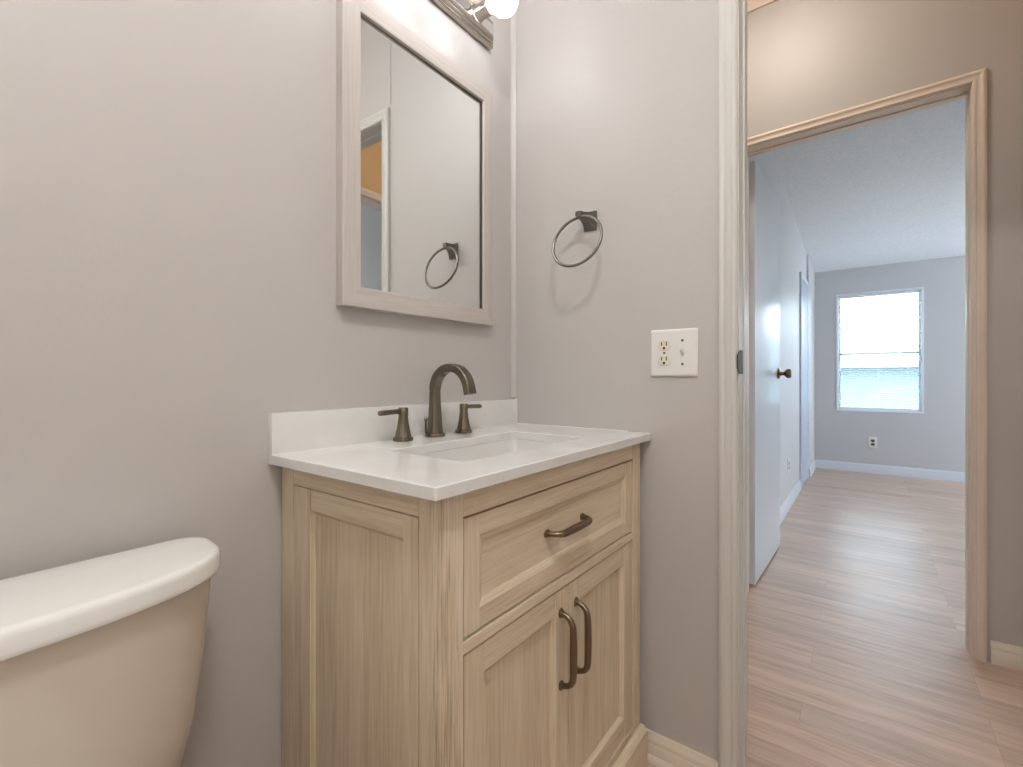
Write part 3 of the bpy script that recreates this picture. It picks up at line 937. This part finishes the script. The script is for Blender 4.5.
outlet('small outlet plate low on the far wall under the window', lambda h, z, t: (XF - t, -h, z), 0.973, 0.332, (XF, -0.973, 0.335))
outlet('small outlet plate low on the left wall beyond the open door', lambda h, z, t: (h, YL - t, z), 3.02, 0.335, (3.02, YL, 0.335))

# ------------------------------------------------------------------ toilet
TXC = -1.166
toi = thing('toilet', 'bone coloured toilet with a white bowed tank lid', 'toilet', (TXC, -0.35, 0))


def tank_ring(hw, yb, yf, z, bow, n=28, cr=0.03):
    """D-shaped plan: flat back at yb, bowed front reaching yf at the middle."""
    pts = []
    d = yb - yf
    for k in range(n + 1):
        u = -1 + 2 * k / n
        a = u * math.pi / 2
        x = hw * (abs(math.sin(a)) ** bow) * (1 if u >= 0 else -1)
        y = yb - 0.035 - (d - 0.035) * (abs(math.cos(a)) ** 0.62)
        pts.append((TXC + x, y, z))
    # back corners
    for k in range(5):
        a = math.radians(90 * k / 4)
        pts.append((TXC + hw - 0.035 + 0.035 * math.cos(a), yb - 0.035 + 0.035 * math.sin(a), z))
    for k in range(5):
        a = math.radians(90 + 90 * k / 4)
        pts.append((TXC - hw + 0.035 + 0.035 * math.cos(a), yb - 0.035 + 0.035 * math.sin(a), z))
    return pts


bm = nb()
loft(bm, [tank_ring(hw, yb, yf, z, 1.0) for z, hw, yb, yf in ((0.395, 0.150, -0.04, -0.155), (0.400, 0.172, -0.032, -0.172), (0.43, 0.196, -0.028, -0.186), (0.52, 0.216, -0.026, -0.194), (0.62, 0.2285, -0.024, -0.203), (0.70, 0.235, -0.024, -0.209), (0.729, 0.237, -0.024, -0.210))])
obj('tank', bm, 'bone', toi, 60)['label'] = 'bone beige tapered tank'
bm = nb()
loft(bm, [tank_ring(hw, yb, yf, z, 1.0) for z, hw, yb, yf in ((0.7285, 0.236, -0.026, -0.212), (0.7285, 0.245, -0.030, -0.221), (0.731, 0.2472, -0.028, -0.2232), (0.736, 0.2468, -0.028, -0.2228), (0.750, 0.2460, -0.029, -0.2220), (0.7555, 0.2440, -0.031, -0.2200), (0.7585, 0.240, -0.035, -0.216), (0.7595, 0.233, -0.042, -0.209))])
obj('tank_lid', bm, 'porcelain', toi, 60)['label'] = 'white bowed tank lid'
bm = nb()
lathe(bm, [(0.014, 0.0), (0.014, 0.006), (0.008, 0.008), (0.008, 0.018)], (TXC - 0.16, -0.178, 0.675), (0, -1, 0), 20)
tube(bm, [(TXC - 0.16, -0.196, 0.675), (TXC - 0.13, -0.199, 0.672), (TXC - 0.095, -0.200, 0.667)], [0.006, 0.0055, 0.007], 12)
obj('flush_lever', bm, 'chrome', toi)


def oval(rx, ryf, ryb, yc, z, n=40):
    return [(TXC + rx * math.cos(a), yc + (ryb if math.sin(a) > 0 else ryf) * math.sin(a), z) for a in [2 * math.pi * k / n for k in range(n)]]


bm = nb()
loft(bm, [oval(0.105, 0.16, 0.19, -0.36, 0.0005), oval(0.108, 0.165, 0.20, -0.36, 0.02), oval(0.098, 0.15, 0.19, -0.37, 0.08), oval(0.105, 0.17, 0.20, -0.39, 0.18), oval(0.145, 0.22, 0.24, -0.42, 0.28), oval(0.178, 0.265, 0.27, -0.43, 0.345), oval(0.184, 0.275, 0.28, -0.43, 0.375), oval(0.182, 0.273, 0.28, -0.43, 0.388),
          oval(0.135, 0.215, 0.17, -0.43, 0.388), oval(0.125, 0.20, 0.16, -0.43, 0.36), oval(0.095, 0.14, 0.12, -0.42, 0.25), oval(0.05, 0.07, 0.06, -0.41, 0.20)])
box(bm, (TXC - 0.12, -0.22, 0.30), (TXC + 0.12, -0.035, 0.394), 0.012)
obj('bowl', bm, 'bone', toi, 60)
bm = nb()
loft(bm, [oval(0.186, 0.278, 0.20, -0.43, 0.390), oval(0.190, 0.282, 0.205, -0.43, 0.398), oval(0.184, 0.276, 0.20, -0.43, 0.406), oval(0.125, 0.20, 0.14, -0.43, 0.406), oval(0.12, 0.195, 0.135, -0.43, 0.398), oval(0.125, 0.20, 0.14, -0.43, 0.390)], False, False)
obj('seat', bm, 'porcelain', toi, 60)
bm = nb()
loft(bm, [oval(0.184, 0.276, 0.20, -0.43, 0.4075), oval(0.190, 0.282, 0.206, -0.43, 0.413), oval(0.186, 0.278, 0.202, -0.43, 0.421), oval(0.165, 0.25, 0.185, -0.43, 0.426)])
obj('seat_lid', bm, 'porcelain', toi, 60)

# ------------------------------------------------------------------ open door into the far room
dl = thing('door_4', 'white slab door standing open into the far room with bronze knob', 'door', (1.30, -0.50, 0.0)); dl['kind'] = 'structure'
bm = nb(); box(bm, (1.305, -0.495, 0.014), (2.005, -0.460, 2.077), 0.0015)
# the leaf swings a touch past square
bmesh.ops.rotate(bm, verts=bm.verts, cent=(1.305, -0.478, 0), matrix=Matrix.Rotation(math.radians(-1.2), 3, 'Z'))
leaf = obj('leaf', bm, 'door_white', dl)
bm = nb()
lathe(bm, [(0.031, 0.0), (0.031, 0.004), (0.026, 0.008), (0.014, 0.011), (0.011, 0.020), (0.011, 0.030), (0.017, 0.035), (0.0255, 0.043), (0.0275, 0.052), (0.0265, 0.062), (0.021, 0.067), (0.0, 0.068)], (1.942, -0.5083, 1.046), (0, -1, 0), 28)
obj('knob', bm, 'knob', leaf)['label'] = 'bronze round door knob'
bm = nb(); box(bm, (2.0042, -0.507, 1.017), (2.0062, -0.481, 1.075), 0.0004)
obj('latch_plate', bm, 'knob', leaf)
for z in (0.25, 1.05, 1.85):
    bm = nb(); tube(bm, [(1.299, -0.452, z - 0.04), (1.299, -0.452, z + 0.04)], 0.005, 10); box(bm, (1.299, -0.4535, z - 0.04), (1.3045, -0.452, z + 0.04))
    obj('hinge', bm, 'door_white', dl)

# pale door in the room at the hall's end (mirror only)
dl5 = thing('door_5', 'pale blue door seen through the hall end doorway in the mirror', 'door', (0.62, -2.3, 0)); dl5['kind'] = 'structure'
bm = nb(); box(bm, (0.60, -3.05, 0.012), (0.635, -2.30, 2.03), 0.0015)
obj('leaf', bm, 'door_white', dl5)

# ------------------------------------------------------------------ window, blind
def window(name, x, y0, y1, z0, z1, label):
    w = thing(name, label, 'window', (x + 0.05, (y0 + y1) / 2, z0)); w['kind'] = 'structure'
    bm = nb()
    pth = [(y0, z0), (y1, z0), (y1, z1), (y0, z1)]
    framing(bm, pth, [(0, 0.002), (0, 0.094), (0.009, 0.094), (0.009, 0.060), (0.004, 0.058), (0.004, 0.002)], lambda h, z, t: (x + t, h, z), closed=True)
    framing(bm, pth, [(-0.012, -0.006), (-0.012, -0.0005), (0.004, -0.0005), (0.004, -0.006)], lambda h, z, t: (x + t, h, z), closed=True)
    obj('frame', bm, 'vinyl', w)
    zm = z0 + (z1 - z0) * 0.487
    for za, zb, t0 in ((z0 + 0.009, zm + 0.010, 0.062), (zm - 0.010, z1 - 0.009, 0.078)):
        bm = nb()
        framing(bm, [(y0 + 0.009, za), (y1 - 0.009, za), (y1 - 0.009, zb), (y0 + 0.009, zb)], [(0, t0), (0, t0 + 0.014), (0.017, t0 + 0.014), (0.017, t0)], lambda h, z, t: (x + t, h, z), closed=True)
        sa = obj('sash', bm, 'vinyl', w)
        bm = nb(); box(bm, (x + t0 + 0.005, y0 + 0.024, za + 0.015), (x + t0 + 0.009, y1 - 0.024, zb - 0.015))
        obj('pane', bm, 'glass', sa, 0)
    return w


window('window_1', XF, WY0, WY1, WZ0, WZ1, 'bright white sash window in the far wall')
window('window_2', XF, -3.2, -2.3, WZ0, WZ1, 'added second sash window of the far wall hidden from view')  # added behind the casing to bring in more daylight

bl = thing('window_blind', 'white mini blind hanging in the bright far window', 'blind', (XF + 0.03, -1.02, 1.9))
bm = nb(); box(bm, (XF + 0.012, WY0 + 0.008, WZ1 - 0.036), (XF + 0.046, WY1 - 0.008, WZ1 - 0.008), 0.002); obj('headrail', bm, 'vinyl', bl)
bm = nb()
NS = 54
for k in range(NS):
    z = WZ0 + 0.045 + (WZ1 - WZ0 - 0.095) * k / (NS - 1)
    tilt = math.radians(-10)
    ring = []
    for y in (WY0 + 0.006, WY1 - 0.006):
        row = []
        for s in (-1, -0.5, 0, 0.5, 1):
            row.append((XF + 0.029 + s * 0.0122 * math.cos(tilt), y, z + s * 0.0122 * math.sin(tilt) + 0.0016 * (1 - s * s)))
        row += [(p[0], p[1], p[2] - 0.0004) for p in reversed(row)]
        ring.append(row)
    loft(bm, ring)
obj('slats', bm, 'blind', bl, 60)
bm = nb(); box(bm, (XF + 0.016, WY0 + 0.010, WZ0 + 0.014), (XF + 0.042, WY1 - 0.010, WZ0 + 0.030), 0.003); obj('bottom_rail', bm, 'vinyl', bl)
for y in (WY1 - 0.11, WY0 + 0.355, WY0 + 0.11):
    bm = nb()
    for dx in (-0.013, 0.013):
        tube(bm, [(XF + 0.029 + dx, y, WZ0 + 0.03), (XF + 0.029 + dx, y, WZ1 - 0.036)], 0.0009, 6)
    obj('ladder_cord', bm, 'vinyl', bl)
bm = nb(); tube(bm, [(XF + 0.008, WY1 - 0.075, 1.20), (XF + 0.008, WY1 - 0.072, WZ1 - 0.03)], 0.003, 8); obj('tilt_wand', bm, 'vinyl', bl)

# ------------------------------------------------------------------ lamps out of view
bd = thing('ceiling_light', 'added unseen fill light at the bathroom ceiling', 'ceiling light', (-1.22, -1.02, 2.66))  # fill lamp added out of view to brighten the vanity front and walls
bm = nb(); lathe(bm, [(0.16, 0.0), (0.16, -0.02), (0.15, -0.024)], (-1.22, -1.02, 2.6595), n=40); obj('rim', bm, 'nickel', bd)
bm = nb(); lathe(bm, [(0.148, -0.024)] + [(0.148 * math.cos(a), -0.024 - 0.06 * math.sin(a)) for a in [math.radians(d) for d in range(10, 91, 10)]], (-1.22, -1.02, 2.6595), n=40); obj('dome', bm, 'bath_fill', bd)
hd = thing('ceiling_light', 'round warm ceiling light of the hall', 'ceiling light', (0.62, -0.62, 2.75))
bm = nb(); lathe(bm, [(0.175, 0.0), (0.175, -0.02), (0.165, -0.024)], (0.62, -0.62, 2.7495), n=40); obj('rim', bm, 'nickel', hd)
bm = nb(); lathe(bm, [(0.163, -0.024)] + [(0.163 * math.cos(a), -0.024 - 0.07 * math.sin(a)) for a in [math.radians(d) for d in range(10, 91, 10)]], (0.62, -0.62, 2.7495), n=40); obj('dome', bm, 'hall_dome', hd)

# ------------------------------------------------------------------ outside the window
struct('ground_outside', box(nb(), (5.6, -30, -0.9), (60, 30, -0.85)), 'ground', 'pale yard outside the window', 'ground')
nh = thing('neighbour_house', 'pale roofed neighbouring house beyond the window blind', 'house', (15, -1.5, -0.85))
bm = nb(); box(bm, (13.0, -12, -0.85), (19.0, 12, 1.28)); obj('wall', bm, 'siding', nh)
bm = nb()
loft(bm, [[(12.6, y, 1.26), (12.6, y, 1.34), (16.0, y, 2.55), (19.4, y, 1.34), (19.4, y, 1.26)] for y in (-12.3, 12.3)])
obj('roof', bm, 'shingle', nh)
